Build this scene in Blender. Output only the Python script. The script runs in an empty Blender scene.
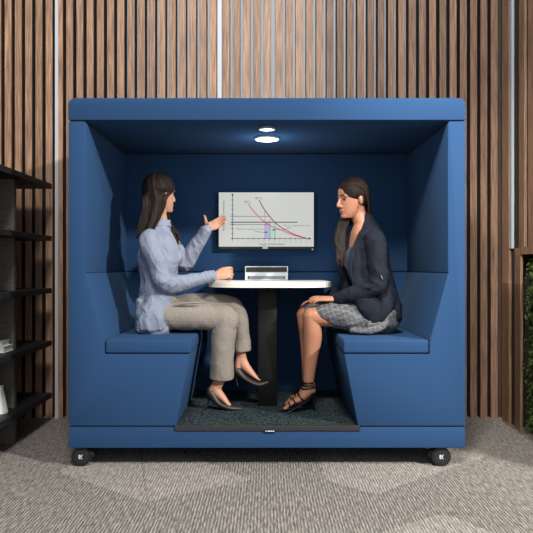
import bpy, bmesh, math, random
from mathutils import Vector, Matrix, Quaternion
random.seed(7)
sc = bpy.context.scene
COL = sc.collection
V = Vector
FPX = 702.0; CY = -3.9; CZ = 1.115

def P(px, py, y):
    """world point at real depth y for a spot measured in the photograph"""
    d = (y - CY) / FPX
    return V(((px - 267) * d, y, CZ - (py - 267) * d))

# ------------------------------------------------------------------ materials
def new_mat(name):
    m = bpy.data.materials.new(name); m.use_nodes = True
    nt = m.node_tree
    b = nt.nodes['Principled BSDF']
    return m, nt, b
def lin(c):
    return tuple(((x/255)/12.92 if x/255 <= .04045 else ((x/255+.055)/1.055)**2.4) for x in c) + (1,)
def simple(name, rgb, rough=.5, metal=0, spec=.5, emit=None, es=0):
    m, nt, b = new_mat(name)
    b.inputs['Base Color'].default_value = lin(rgb)
    b.inputs['Roughness'].default_value = rough
    b.inputs['Metallic'].default_value = metal
    b.inputs['Specular IOR Level'].default_value = spec
    if emit:
        b.inputs['Emission Color'].default_value = lin(emit); b.inputs['Emission Strength'].default_value = es
    return m
def N(nt, t, **kw):
    n = nt.nodes.new(t)
    for k, v in kw.items():
        if k in n.inputs: n.inputs[k].default_value = v
        else: setattr(n, k, v)
    return n
def noisy(name, c1, c2, scale=50, stretch=(1, 1, 1), rough=.8, bump=.2, bscale=None, bdist=.002, spec=.3, detail=4, lo=.35, hi=.65, sheen=0, sss=0):
    m, nt, b = new_mat(name)
    tc = N(nt, 'ShaderNodeTexCoord'); mp = N(nt, 'ShaderNodeMapping'); mp.inputs['Scale'].default_value = stretch
    nz = N(nt, 'ShaderNodeTexNoise', Scale=scale, Detail=detail)
    cr = N(nt, 'ShaderNodeValToRGB')
    cr.color_ramp.elements[0].position = lo; cr.color_ramp.elements[0].color = lin(c1)
    cr.color_ramp.elements[1].position = hi; cr.color_ramp.elements[1].color = lin(c2)
    L = nt.links.new
    L(tc.outputs['Object'], mp.inputs['Vector']); L(mp.outputs[0], nz.inputs['Vector'])
    L(nz.outputs['Fac'], cr.inputs[0]); L(cr.outputs[0], b.inputs['Base Color'])
    b.inputs['Roughness'].default_value = rough
    b.inputs['Specular IOR Level'].default_value = spec
    if sheen: b.inputs['Sheen Weight'].default_value = sheen; b.inputs['Sheen Roughness'].default_value = .5; b.inputs['Sheen Tint'].default_value = (.6, .85, 1, 1)
    if sss:
        b.inputs['Subsurface Weight'].default_value = sss
        b.inputs['Subsurface Radius'].default_value = (.01, .004, .002)
    if bump:
        n2 = N(nt, 'ShaderNodeTexNoise', Scale=bscale or scale, Detail=3)
        L(mp.outputs[0], n2.inputs['Vector'])
        bp = N(nt, 'ShaderNodeBump', Strength=bump, Distance=bdist)
        L(n2.outputs['Fac'], bp.inputs['Height']); L(bp.outputs[0], b.inputs['Normal'])
    return m

def wood_mat(name, c1, c2, c3, rough=.55):
    m, nt, b = new_mat(name); L = nt.links.new
    tc = N(nt, 'ShaderNodeTexCoord'); mp = N(nt, 'ShaderNodeMapping'); mp.inputs['Scale'].default_value = (1, 1, .05)
    nz = N(nt, 'ShaderNodeTexNoise', Scale=90, Detail=6, Roughness=.6)
    cr = N(nt, 'ShaderNodeValToRGB')
    cr.color_ramp.elements[0].position = .3; cr.color_ramp.elements[0].color = lin(c1)
    cr.color_ramp.elements[1].position = .72; cr.color_ramp.elements[1].color = lin(c3)
    e = cr.color_ramp.elements.new(.5); e.color = lin(c2)
    L(tc.outputs['Object'], mp.inputs['Vector']); L(mp.outputs[0], nz.inputs['Vector']); L(nz.outputs['Fac'], cr.inputs[0])
    # each slat its own tone
    at = N(nt, 'ShaderNodeAttribute', attribute_name='tone')
    hs = N(nt, 'ShaderNodeHueSaturation')
    mr = N(nt, 'ShaderNodeMapRange'); mr.inputs[3].default_value = .78; mr.inputs[4].default_value = 1.16
    L(at.outputs['Fac'], mr.inputs[0]); L(mr.outputs[0], hs.inputs['Value']); L(cr.outputs[0], hs.inputs['Color'])
    L(hs.outputs[0], b.inputs['Base Color'])
    b.inputs['Roughness'].default_value = rough
    bp = N(nt, 'ShaderNodeBump', Strength=.25, Distance=.001)
    L(nz.outputs['Fac'], bp.inputs['Height']); L(bp.outputs[0], b.inputs['Normal'])
    return m

M = {}
M['blue'] = noisy('blue_upholstery', (39, 64, 97), (44, 71, 106), 240, rough=.95, bump=.25, bscale=500, bdist=.001, spec=0, sheen=.03)
M['seam'] = simple('seam_shadow_gap', (16, 26, 44), .9)
M['wood'] = wood_mat('slat_walnut', (99, 74, 57), (142, 109, 86), (174, 139, 112))
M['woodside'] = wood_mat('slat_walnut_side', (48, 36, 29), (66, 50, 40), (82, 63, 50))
M['backing'] = simple('backing_grey', (208, 215, 224), .8)
M['alu'] = simple('aluminium_strip', (176, 180, 186), .5)
M['darkback'] = simple('dark_backing', (42, 36, 33), .85)
M['shelfblack'] = noisy('black_shelf_wood', (20, 20, 22), (30, 30, 32), 60, (1, .1, 1), .5, .1)
M['greywood'] = noisy('grey_oak_panel', (72, 69, 65), (104, 100, 94), 30, (1, 1, 14), .6, .2)
M['white'] = simple('white_matt', (232, 232, 230), .5)
M['offwhite'] = simple('off_white_paper', (214, 212, 206), .7)
M['black'] = simple('black_plastic', (13, 14, 17), .5)
M['blackmetal'] = simple('black_powder_coat', (7, 7, 8), .55, spec=.25)
M['hub'] = simple('caster_hub', (17, 20, 25), .6)
M['tabletop'] = simple('white_laminate', (236, 234, 226), .4)
M['tableedge'] = simple('cream_plywood_edge', (230, 222, 200), .5)
M['silver'] = simple('silver_plastic', (214, 218, 222), .35)
M['greyp'] = simple('grey_plastic', (120, 128, 138), .4)
M['screen'] = simple('screen_lit', (60, 60, 60), .3, emit=(206, 208, 204), es=.85)
M['ink'] = simple('chart_ink', (20, 22, 28), .5, emit=(64, 66, 72), es=.55)
M['inklight'] = simple('chart_ink_light', (20, 22, 28), .5, emit=(112, 116, 120), es=.75)
M['pink'] = simple('chart_pink', (80, 10, 30), .5, emit=(214, 66, 110), es=.8)
M['crimson'] = simple('chart_crimson', (60, 8, 25), .5, emit=(150, 34, 72), es=.8)
M['lilac'] = simple('chart_lilac', (60, 60, 80), .5, emit=(190, 180, 226), es=.8)
M['mint'] = simple('chart_mint', (60, 80, 70), .5, emit=(182, 222, 200), es=.8)
M['lamp'] = simple('lamp_lit', (255, 255, 255), .4, emit=(255, 252, 244), es=7)
M['chrome'] = simple('chrome', (200, 200, 205), .25, .9)
M['rug'] = noisy('booth_carpet', (8, 13, 15), (66, 80, 84), 110, rough=1, bump=.8, bdist=.004, spec=.05, lo=.4, hi=.62)
M['trimdark'] = simple('dark_bronze_strip', (38, 33, 34), .5)
M['skin_a'] = noisy('warm_skin', (178, 128, 102), (188, 138, 112), 8, rough=.5, bump=.05, spec=.35, sss=.08)
M['skin_b'] = noisy('tan_skin', (158, 108, 84), (170, 119, 95), 8, rough=.48, bump=.05, spec=.35, sss=.08)
M['lip'] = simple('lip_rose', (132, 58, 62), .4)
M['hair_a'] = noisy('dark_brown_hair', (19, 13, 11), (40, 28, 23), 90, (1, 1, .12), rough=.65, bump=.5, spec=.18)
M['hair_b'] = noisy('brunette_hair', (19, 13, 11), (40, 28, 23), 90, (1, 1, .12), rough=.65, bump=.5, spec=.18)
M['hairtip'] = noisy('brown_hair_ends', (32, 23, 19), (60, 44, 36), 90, (1, 1, .12), rough=.45, bump=.5)
M['eye'] = simple('eye_white', (166, 158, 152), .4)
M['iris'] = simple('iris_dark', (24, 17, 14), .5)
M['navy'] = noisy('navy_jacket_cloth', (17, 21, 31), (25, 30, 41), 300, rough=.85, bump=.5, bscale=14, bdist=.02, spec=.2)
M['cami'] = noisy('slate_blue_top', (50, 62, 84), (66, 78, 102), 120, rough=.8, bump=.3, bscale=20, bdist=.01)
M['pumps'] = simple('dark_brown_leather', (38, 31, 29), .5)
M['sandalblack'] = simple('black_strap_leather', (14, 14, 20), .35)

def shirt_mat():
    m, nt, b = new_mat('pale_blue_pinstripe'); L = nt.links.new
    tc = N(nt, 'ShaderNodeTexCoord')
    wv = N(nt, 'ShaderNodeTexWave', Scale=110, Distortion=.3, Detail=0); wv.bands_direction = 'DIAGONAL'
    cr = N(nt, 'ShaderNodeValToRGB')
    cr.color_ramp.elements[0].color = lin((108, 115, 133)); cr.color_ramp.elements[1].color = lin((133, 140, 157))
    L(tc.outputs['Object'], wv.inputs['Vector']); L(wv.outputs['Fac'], cr.inputs[0]); L(cr.outputs[0], b.inputs['Base Color'])
    nz = N(nt, 'ShaderNodeTexNoise', Scale=9, Detail=3, Distortion=1.2)
    mp = N(nt, 'ShaderNodeMapping'); mp.inputs['Scale'].default_value = (1, 1, .8); mp.inputs['Rotation'].default_value = (0, .5, 0)
    L(tc.outputs['Object'], mp.inputs['Vector']); L(mp.outputs[0], nz.inputs['Vector'])
    bp = N(nt, 'ShaderNodeBump', Strength=.8, Distance=.035); L(nz.outputs['Fac'], bp.inputs['Height']); L(bp.outputs[0], b.inputs['Normal'])
    b.inputs['Roughness'].default_value = .8
    return m
M['shirt'] = shirt_mat()
M['trousers'] = noisy('taupe_trouser_cloth', (124, 116, 108), (140, 131, 122), 160, (1, 1, .6), rough=.85, bump=.55, bscale=10, bdist=.02)

def plaid_mat():
    m, nt, b = new_mat('grey_plaid'); L = nt.links.new
    tc = N(nt, 'ShaderNodeTexCoord')
    mp = N(nt, 'ShaderNodeMapping'); mp.inputs['Rotation'].default_value = (0, math.radians(20), math.radians(10))
    L(tc.outputs['Object'], mp.inputs['Vector'])
    base = N(nt, 'ShaderNodeTexNoise', Scale=260, Detail=3); L(mp.outputs[0], base.inputs['Vector'])
    last = None
    mix = None
    cr0 = N(nt, 'ShaderNodeValToRGB')
    cr0.color_ramp.elements[0].position = .35; cr0.color_ramp.elements[0].color = lin((44, 44, 48))
    cr0.color_ramp.elements[1].position = .65; cr0.color_ramp.elements[1].color = lin((94, 94, 97))
    L(base.outputs['Fac'], cr0.inputs[0]); last = cr0.outputs[0]
    for axis, sc_ in (('X', 11), ('Z', 11), ('Y', 11)):
        wv = N(nt, 'ShaderNodeTexWave', Scale=sc_); wv.bands_direction = axis
        L(mp.outputs[0], wv.inputs['Vector'])
        cr = N(nt, 'ShaderNodeValToRGB'); cr.color_ramp.elements[0].position = .86; cr.color_ramp.elements[1].position = .99
        cr.color_ramp.elements[0].color = (0, 0, 0, 1); cr.color_ramp.elements[1].color = (.2, .2, .2, 1)
        L(wv.outputs['Fac'], cr.inputs[0])
        mx = N(nt, 'ShaderNodeMix'); mx.data_type = 'RGBA'
        L(cr.outputs[0], mx.inputs[0]); L(last, mx.inputs[6]); mx.inputs[7].default_value = lin((150, 152, 156))
        last = mx.outputs[2]
    L(last, b.inputs['Base Color']); b.inputs['Roughness'].default_value = .9
    nz = N(nt, 'ShaderNodeTexNoise', Scale=9, Detail=2)
    bp = N(nt, 'ShaderNodeBump', Strength=.5, Distance=.02); L(nz.outputs['Fac'], bp.inputs['Height']); L(bp.outputs[0], b.inputs['Normal'])
    return m
M['plaid'] = plaid_mat()

def carpet_mat(name, dark, light, mid):
    m, nt, b = new_mat(name); L = nt.links.new
    tc = N(nt, 'ShaderNodeTexCoord')
    mp = N(nt, 'ShaderNodeMapping'); mp.inputs['Scale'].default_value = (1, .16, 1)
    L(tc.outputs['Object'], mp.inputs['Vector'])
    wv = N(nt, 'ShaderNodeTexWave', Scale=21.5, Distortion=2.2, Detail=3); wv.inputs['Detail Scale'].default_value = 3
    wv.bands_direction = 'X'
    L(mp.outputs[0], wv.inputs['Vector'])
    n1 = N(nt, 'ShaderNodeTexNoise', Scale=150, Detail=5, Roughness=.75); L(tc.outputs['Object'], n1.inputs['Vector'])
    mp2 = N(nt, 'ShaderNodeMapping'); mp2.inputs['Scale'].default_value = (1, .12, 1); L(tc.outputs['Object'], mp2.inputs['Vector'])
    n2 = N(nt, 'ShaderNodeTexNoise', Scale=120, Detail=2); L(mp2.outputs[0], n2.inputs['Vector'])
    a1 = N(nt, 'ShaderNodeMath', operation='MULTIPLY_ADD'); a1.inputs[1].default_value = .24
    L(wv.outputs['Fac'], a1.inputs[0]); L(n1.outputs['Fac'], a1.inputs[2])
    a2 = N(nt, 'ShaderNodeMath', operation='MULTIPLY_ADD'); a2.inputs[1].default_value = .8
    L(n2.outputs['Fac'], a2.inputs[0]); L(a1.outputs[0], a2.inputs[2])
    cr = N(nt, 'ShaderNodeValToRGB')
    cr.color_ramp.elements[0].position = .78; cr.color_ramp.elements[0].color = lin(dark)
    cr.color_ramp.elements[1].position = 1.0; cr.color_ramp.elements[1].color = lin(light)
    sub = N(nt, 'ShaderNodeMath', operation='MULTIPLY'); sub.inputs[1].default_value = .82
    e = cr.color_ramp.elements.new(.88); e.color = lin(mid)
    L(a2.outputs[0], sub.inputs[0]); L(sub.outputs[0], cr.inputs[0])
    cr.color_ramp.elements[0].position = .68; cr.color_ramp.elements[1].position = .87; cr.color_ramp.elements[2].position = .97
    cr.color_ramp.elements[1].color = lin(mid); cr.color_ramp.elements[2].color = lin(light)
    L(cr.outputs[0], b.inputs['Base Color'])
    bp = N(nt, 'ShaderNodeBump', Strength=.7, Distance=.006); L(a2.outputs[0], bp.inputs['Height']); L(bp.outputs[0], b.inputs['Normal'])
    b.inputs['Roughness'].default_value = 1; b.inputs['Specular IOR Level'].default_value = .05
    return m
M['carpet'] = carpet_mat('ribbed_carpet', (94, 89, 84), (166, 159, 151), (128, 122, 115))
M['carpetlight'] = carpet_mat('ribbed_carpet_pale', (116, 110, 104), (178, 171, 163), (146, 139, 132))

def glass_mat():
    m, nt, b = new_mat('tinted_glass'); L = nt.links.new
    tr = N(nt, 'ShaderNodeBsdfTransparent'); tr.inputs[0].default_value = (.86, .86, .84, 1)
    gl = N(nt, 'ShaderNodeBsdfGlossy'); gl.inputs['Roughness'].default_value = .05
    mx = N(nt, 'ShaderNodeMixShader'); fr = N(nt, 'ShaderNodeLayerWeight', Blend=.5)
    pw = N(nt, 'ShaderNodeMath', operation='POWER'); pw.inputs[1].default_value = 5
    ml = N(nt, 'ShaderNodeMath', operation='MULTIPLY'); ml.inputs[1].default_value = .12
    L(fr.outputs['Facing'], pw.inputs[0]); L(pw.outputs[0], ml.inputs[0]); L(ml.outputs[0], mx.inputs[0]); L(tr.outputs[0], mx.inputs[1]); L(gl.outputs[0], mx.inputs[2])
    L(mx.outputs[0], nt.nodes['Material Output'].inputs['Surface'])
    return m
M['glass'] = glass_mat()
M['moss'] = noisy('green_leaves', (36, 52, 22), (104, 124, 62), 16, rough=.7, bump=.2, lo=.35, hi=.7)
M['mossdark'] = noisy('moss_ground', (12, 18, 9), (30, 40, 18), 30, rough=.9, bump=.5)

# ------------------------------------------------------------------ mesh helpers
def world_off(parent):
    o = V((0, 0, 0))
    while parent is not None:
        o += parent.location; parent = parent.parent
    return o
def obj(name, bm, mats, parent=None, smooth=False, auto=None):
    me = bpy.data.meshes.new(name); bm.normal_update(); bm.to_mesh(me); bm.free()
    for m in (mats if isinstance(mats, (list, tuple)) else [mats]): me.materials.append(m)
    if smooth:
        me.polygons.foreach_set('use_smooth', [True]*len(me.polygons))
        if auto is not None: me.set_sharp_from_angle(angle=math.radians(auto))
    o = bpy.data.objects.new(name, me); COL.objects.link(o)
    if parent is not None:
        me.transform(Matrix.Translation(-world_off(parent))); o.parent = parent
    return o
def origin_to(o, loc):
    """move a top-level mesh's origin to its base"""
    o.data.transform(Matrix.Translation(-V(loc))); o.location = loc
def thing(name, label, cat, loc=(0, 0, 0), group=None):
    o = bpy.data.objects.new(name, None); COL.objects.link(o); o.location = loc
    o.empty_display_size = .1
    o['label'] = label; o['category'] = cat
    if group: o['group'] = group
    return o
def tag(o, label, cat, group=None, kind=None):
    o['label'] = label; o['category'] = cat
    if group: o['group'] = group
    if kind: o['kind'] = kind
    return o
def struct(o):
    o['kind'] = 'structure'; return o

def box(bm, x0, x1, y0, y1, z0, z1, mi=0, tone=None, sides=None):
    l = (bm.faces.layers.float.get('tone') or bm.faces.layers.float.new('tone')) if tone is not None else None
    vs = [bm.verts.new((x, y, z)) for z in (z0, z1) for y in (y0, y1) for x in (x0, x1)]
    q = [(0, 2, 3, 1), (4, 5, 7, 6), (0, 1, 5, 4), (2, 6, 7, 3), (0, 4, 6, 2), (1, 3, 7, 5)]
    fs = []
    for k, f in enumerate(q):
        fc = bm.faces.new([vs[i] for i in f]); fc.material_index = mi; fs.append(fc)
    if sides is not None:
        fs[4].material_index = sides; fs[5].material_index = sides; fs[3].material_index = sides
    if tone is not None:
        for f in fs: f[l] = tone
    return fs
def bevelled(bm, w, seg=3):
    bmesh.ops.bevel(bm, geom=list(bm.edges), offset=w, segments=seg, profile=.5, affect='EDGES', clamp_overlap=True)
    return bm
def bbox(x0, x1, y0, y1, z0, z1, w=.01, seg=3):
    bm = bmesh.new(); box(bm, x0, x1, y0, y1, z0, z1); bevelled(bm, w, seg); return bm
def prism_xz(pts, y0, y1, w=0, seg=2):
    bm = bmesh.new()
    a = [bm.verts.new((x, y0, z)) for x, z in pts]; b = [bm.verts.new((x, y1, z)) for x, z in pts]
    bm.faces.new(a); bm.faces.new(list(reversed(b)))
    n = len(pts)
    for i in range(n):
        j = (i+1) % n; bm.faces.new((a[j], a[i], b[i], b[j]))
    bmesh.ops.recalc_face_normals(bm, faces=bm.faces)
    if w: bevelled(bm, w, seg)
    return bm
def cyl(bm, c, axis, r0, r1, h, n=32, mi=0):
    """cylinder from c along axis"""
    ax = V(axis).normalized(); rot = V((0, 0, 1)).rotation_difference(ax).to_matrix().to_4x4()
    mt = Matrix.Translation(V(c) + ax*h/2) @ rot
    r = bmesh.ops.create_cone(bm, cap_ends=True, segments=n, radius1=r0, radius2=r1, depth=h, matrix=mt)
    for v in r['verts']:
        for f in v.link_faces: f.material_index = mi
    return r

def cr_interp(vals, sub):
    out = []; n = len(vals)
    for i in range(n-1):
        p0 = vals[max(i-1, 0)]; p1 = vals[i]; p2 = vals[i+1]; p3 = vals[min(i+2, n-1)]
        for k in range(sub):
            t = k/sub
            out.append(tuple(.5*((2*b) + (c-a)*t + (2*a-5*b+4*c-d)*t*t + (3*b-a-3*c+d)*t**3) for a, b, c, d in zip(p0, p1, p2, p3)))
    out.append(tuple(vals[-1])); return out
def tube(bm, pts, radii, side=None, n=16, sub=5, mi=0, flat=False):
    """elliptical tube; radii entries r or (r along side, r across)"""
    rr = [(r, r) if not isinstance(r, (tuple, list)) else tuple(r) for r in radii]
    pp = [V(p) for p in cr_interp([tuple(p) for p in pts], sub)]
    rs = cr_interp(rr, sub)
    m = len(pp); tans = []
    for i in range(m):
        t = pp[min(i+1, m-1)] - pp[max(i-1, 0)]
        tans.append(t.normalized() if t.length > 1e-9 else V((0, 0, 1)))
    s = V(side) if side is not None else (V((0, 1, 0)) if abs(tans[0].y) < .9 else V((1, 0, 0)))
    rings = []; cur = s
    seq = []
    if not flat:
        seq += [(0, -.85, .35), (0, -.6, .7), (0, -.25, .93)]
    seq += [(i, 0, 1) for i in range(m)]
    if not flat:
        seq += [(m-1, .25, .93), (m-1, .6, .7), (m-1, .85, .35)]
    for i, off, k in seq:
        t = tans[i]
        base = V(side) if side is not None else cur
        sd = base - t*base.dot(t)
        if sd.length < 1e-5: sd = V((1, 0, 0)) - t*t.x
        sd.normalize(); cur = sd
        up = t.cross(sd)
        a, b_ = rs[i]; a = max(a, .0006); b_ = max(b_, .0006)
        c = pp[i] + t*(off*min(a, b_))
        rings.append([bm.verts.new(c + sd*(a*k*math.cos(2*math.pi*j/n)) + up*(b_*k*math.sin(2*math.pi*j/n))) for j in range(n)])
    for A, B in zip(rings, rings[1:]):
        for j in range(n):
            f = bm.faces.new((A[j], A[(j+1) % n], B[(j+1) % n], B[j])); f.material_index = mi
    f = bm.faces.new(list(reversed(rings[0]))); f.material_index = mi
    f = bm.faces.new(rings[-1]); f.material_index = mi
def ell(bm, c, r, mt=None, mi=0, u=24, v=16):
    mat = Matrix.Translation(V(c)) @ Matrix.Diagonal((r[0], r[1], r[2], 1))
    if mt is not None: mat = mt @ mat
    x = bmesh.ops.create_uvsphere(bm, u_segments=u, v_segments=v, radius=1, matrix=mat)
    if mi:
        for vv in x['verts']:
            for f in vv.link_faces: f.material_index = mi
def ring(bm, c, sd, up, a, b, r, n=24, k=8):
    """thin strap loop"""
    sd = V(sd).normalized(); up = V(up).normalized(); nn = sd.cross(up)
    rows = []
    for i in range(n):
        t = 2*math.pi*i/n; d = sd*(a*math.cos(t)) + up*(b*math.sin(t)); dn = d.normalized()
        rows.append([bm.verts.new(V(c) + d + dn*(r*.6*math.cos(2*math.pi*j/k)) + nn*(r*1.5*math.sin(2*math.pi*j/k))) for j in range(k)])
    for i in range(n):
        A = rows[i]; B = rows[(i+1) % n]
        for j in range(k): bm.faces.new((A[j], A[(j+1) % k], B[(j+1) % k], B[j]))
    bmesh.ops.recalc_face_normals(bm, faces=bm.faces)
from mathutils import noise as mnoise
def fuse(name, bm, voxel, mats, parent, iters=4, fac=.5, pick=None, crease=0, cs=(16, 16, 16), seed=0):
    bmesh.ops.recalc_face_normals(bm, faces=bm.faces)
    me = bpy.data.meshes.new('tmp'); bm.to_mesh(me); bm.free()
    t = bpy.data.objects.new('tmp', me); COL.objects.link(t)
    r = t.modifiers.new('r', 'REMESH'); r.mode = 'VOXEL'; r.voxel_size = voxel
    if iters:
        s = t.modifiers.new('s', 'SMOOTH'); s.factor = fac; s.iterations = iters
    dg = bpy.context.evaluated_depsgraph_get(); dg.update()
    out = bpy.data.meshes.new_from_object(t.evaluated_get(dg))
    bpy.data.objects.remove(t); bpy.data.meshes.remove(me)
    out.name = name
    if crease:
        nr = [v.normal.copy() for v in out.vertices]
        for v, n_ in zip(out.vertices, nr):
            q = V((v.co.x*cs[0]+seed, v.co.y*cs[1], v.co.z*cs[2]))
            w1 = mnoise.noise_vector(q*.7)*.8
            a = mnoise.noise(q+w1); b_ = mnoise.noise(q*2.1+w1+V((7, 3, 1)))
            v.co += n_*(crease*(.55-2.2*min(abs(a), .5)) + crease*.35*(.4-1.5*min(abs(b_), .4)))
    out.materials.clear()
    for m in (mats if isinstance(mats, (list, tuple)) else [mats]): out.materials.append(m)
    out.polygons.foreach_set('use_smooth', [True]*len(out.polygons))
    if pick:
        for p in out.polygons: p.material_index = pick(p.center)
    else:
        out.polygons.foreach_set('material_index', [0]*len(out.polygons))
    o = bpy.data.objects.new(name, out); COL.objects.link(o)
    if parent is not None:
        out.transform(Matrix.Translation(-world_off(parent))); o.parent = parent
    return o

# ------------------------------------------------------------------ room
def F(px, py):
    d = CZ*FPX/(py-267); return ((px-267)/FPX*d, CY+d)
bm = bmesh.new()
vs = [bm.verts.new(p) for p in ((-4, -5, 0), (4, -5, 0), (4, 1.6, 0), (-4, 1.6, 0))]
bm.faces.new(vs)
polys = [[(59, 472), (147, 503), (141, 462), (138, 446), (104, 446)],
         [(149, 502), (251, 480), (205, 462), (160, 446), (142, 446), (143, 462)],
         [(318, 450), (325, 480), (376, 495), (420, 479), (490, 455), (470, 446), (400, 440), (330, 440)],
         [(355, 541), (437, 515), (453, 517), (530, 548), (440, 575)],
         [(-60, 520), (20, 548), (60, 590), (-80, 600)]]
for pl in polys:
    f = bm.faces.new([bm.verts.new((*F(x, y), .0006)) for x, y in pl])
    f.normal_update()
    if f.normal.z < 0: f.normal_flip()
    f.material_index = 1
struct(obj('floor', bm, [M['carpet'], M['carpetlight']]))

PXM = FPX/5.18
def wx(px): return (px-267)/PXM
YW = 1.28; YB = 1.395; ZT = 3.5; pitch = .0757
bm = bmesh.new()
box(bm, -4, 1.95, YB, YB+.08, 0, ZT, 1, .5)
w = .0495
cx0 = wx(226.2)
k = 0; x = cx0
while x < 1.68:
    x += 0
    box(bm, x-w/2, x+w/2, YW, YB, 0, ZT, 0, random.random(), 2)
    x += pitch
    if abs(x - wx(278.5)) < pitch*.5: x += .009
x = wx(213.2)
while x > -3.9:
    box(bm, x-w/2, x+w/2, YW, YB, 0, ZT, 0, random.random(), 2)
    x -= pitch
box(bm, 1.662, 1.74, YW+.03, YB, 0, ZT, 2, .5)
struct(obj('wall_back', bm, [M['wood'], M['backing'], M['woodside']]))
bm = bmesh.new(); box(bm, wx(217.3), wx(222.3), YW+.012, YB+.01, 0, ZT); struct(obj('trim_1', bm, M['alu']))
bm = bmesh.new(); box(bm, wx(55.2), wx(58.2), YW-.006, YB+.01, 0, ZT); struct(obj('trim_2', bm, M['alu']))

# right wall: dark backing, planks, framed niche with planting
XR = 1.72
def ry(px): return XR*FPX/(px-267) + CY
bm = bmesh.new()
box(bm, XR+.14, XR+.22, -.35, YB+.08, 0, ZT, 1, .5)
box(bm, XR+.02, XR+.14, ry(514.6), YB, 0, ZT, 1, .5)             # recess behind the strips
ztop = CZ + 19*(ry(515)-CY)/FPX
zr = ztop - .047
box(bm, XR+.02, XR+.14, -.35, ry(514.6), zr, ZT, 1, .5)           # wall above the niche
def plank(ya, yb, z0, z1): box(bm, XR, XR+.02, yb, ya, z0, z1, 0, random.random())
plank(ry(502), ry(508.6), 0, ZT)
plank(ry(514.6), ry(520), 0, zr)                                  # niche post
for a, b_ in ((519, 524), (528, 533.5), (538, 543.5), (549, 555), (562, 570), (578, 586), (596, 604)): plank(ry(a), ry(b_), ztop, ZT)
plank(ry(514.6), -.35, zr, ztop)                                   # niche head
struct(obj('wall_right', bm, [M['wood'], M['darkback']]))
bm = bmesh.new(); box(bm, XR+.001, XR+.02, ry(511.3), ry(509.4), ztop, ZT); struct(obj('trim_3', bm, M['alu']))

def moss():
    bm = bmesh.new()
    ya, yb = ry(520), -.34
    box(bm, XR+.07, XR+.138, yb, ya, .0, zr-.002, 1)
    for i in range(7000):
        y = random.uniform(yb, ya-.01); z = random.uniform(.01, zr-.02)
        x = XR + .07 - abs(random.gauss(0, .018)) - .035*max(0, math.sin(z*14+math.sin(y*9)*2))*random.random()
        x = max(x, XR+.015)
        s = random.uniform(.008, .02)
        q = Quaternion((random.gauss(0, 1), random.gauss(0, 1), random.gauss(0, 1), random.gauss(0, 1))).normalized().to_matrix()
        c = V((x, y, z))
        vs = [bm.verts.new(c + q @ V(p)*s) for p in ((-1, 0, 0), (0, -.45, .15), (1, 0, 0), (0, .45, .15))]
        bm.faces.new(vs)
    o = obj('moss_panel', bm, [M['moss'], M['mossdark']])
    tag(o, 'dark green living plant panel set in the framed wall niche at right', 'plant wall', kind='stuff')
moss()
bm = bmesh.new(); box(bm, XR-.028, XR-.018, -.34, 1.15, .0, CZ-16*(1.15-CY)/FPX)
tag(obj('glass_panel', bm, M['glass']), 'waist high tinted glass panel standing along the right wall', 'glass panel')

bm = bmesh.new(); box(bm, -2.14, -2.06, -2.2, YB+.08, 0, ZT); struct(obj('wall_left', bm, M['darkback']))
# ------------------------------------------------------------------ shelf unit
XS = -1.525; YS1 = 1.08; YS0 = -.55
sh = thing('shelving_unit', 'tall open shelving unit with black shelves and grey wooden uprights at left', 'shelf', (-1.75, .3, 0))
zs = [1.686, 1.317, .948, .576, .207]
for z in zs:
    obj('shelf', bbox(XS-.5, XS, YS0, YS1, z-.018, z+.018, .002, 1), M['shelfblack'], sh)
zz = [0] + sorted(zs)
for a, b_ in zip(zz, zz[1:]):
    lo = a+.018 if a else 0
    for yy in (.52, -.45):
        obj('upright', bbox(XS-.49, -1.593, yy, yy+.04, lo, b_-.018, .001, 1), M['greywood'], sh)
def book(name, loc, sz, mat, label):
    t = thing(name, label, 'book', loc)
    x, y, z = loc; a, b_, c = sz
    bm = bmesh.new(); box(bm, x-a/2, x+a/2, y-b_/2, y+b_/2, z, z+.003); box(bm, x-a/2, x+a/2, y-b_/2, y+b_/2, z+c-.003, z+c); box(bm, x-a/2, x-a/2+.003, y-b_/2, y+b_/2, z+.003, z+c-.003)
    obj('cover', bm, mat, t)
    bm = bmesh.new(); box(bm, x-a/2+.004, x+a/2-.004, y-b_/2+.004, y+b_/2-.004, z+.003, z+c-.003)
    obj('pages', bm, M['offwhite'], t)
    return t
book('book', (-1.672, .43, .5942), (.16, .15, .038), M['white'], 'white book lying flat on fourth shelf down, lower of the two')
book('book', (-1.675, .43, .6324), (.13, .12, .03), M['white'], 'smaller white book lying flat on top of the other white book')
bm = bmesh.new()
def lathe(bm, c, prof, n=28, mi=0):
    rows = [[bm.verts.new((c[0]+r*math.cos(2*math.pi*j/n), c[1]+r*math.sin(2*math.pi*j/n), c[2]+z)) for j in range(n)] for r, z in prof]
    for A, B in zip(rows, rows[1:]):
        for j in range(n):
            f = bm.faces.new((A[j], A[(j+1) % n], B[(j+1) % n], B[j])); f.material_index = mi
    f = bm.faces.new(list(reversed(rows[0]))); f.material_index = mi
    f = bm.faces.new(rows[-1]); f.material_index = mi
lathe(bm, (-1.632, .38, .2252), [(.05, 0), (.052, .01), (.042, .06), (.03, .12), (.022, .155), (.026, .165), (.022, .165), (.018, .15)])
o = obj('vase', bm, M['white'], smooth=True, auto=50); tag(o, 'white tapered vase standing on the lowest black shelf', 'vase'); origin_to(o, (-1.632, .38, .2252))

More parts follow.
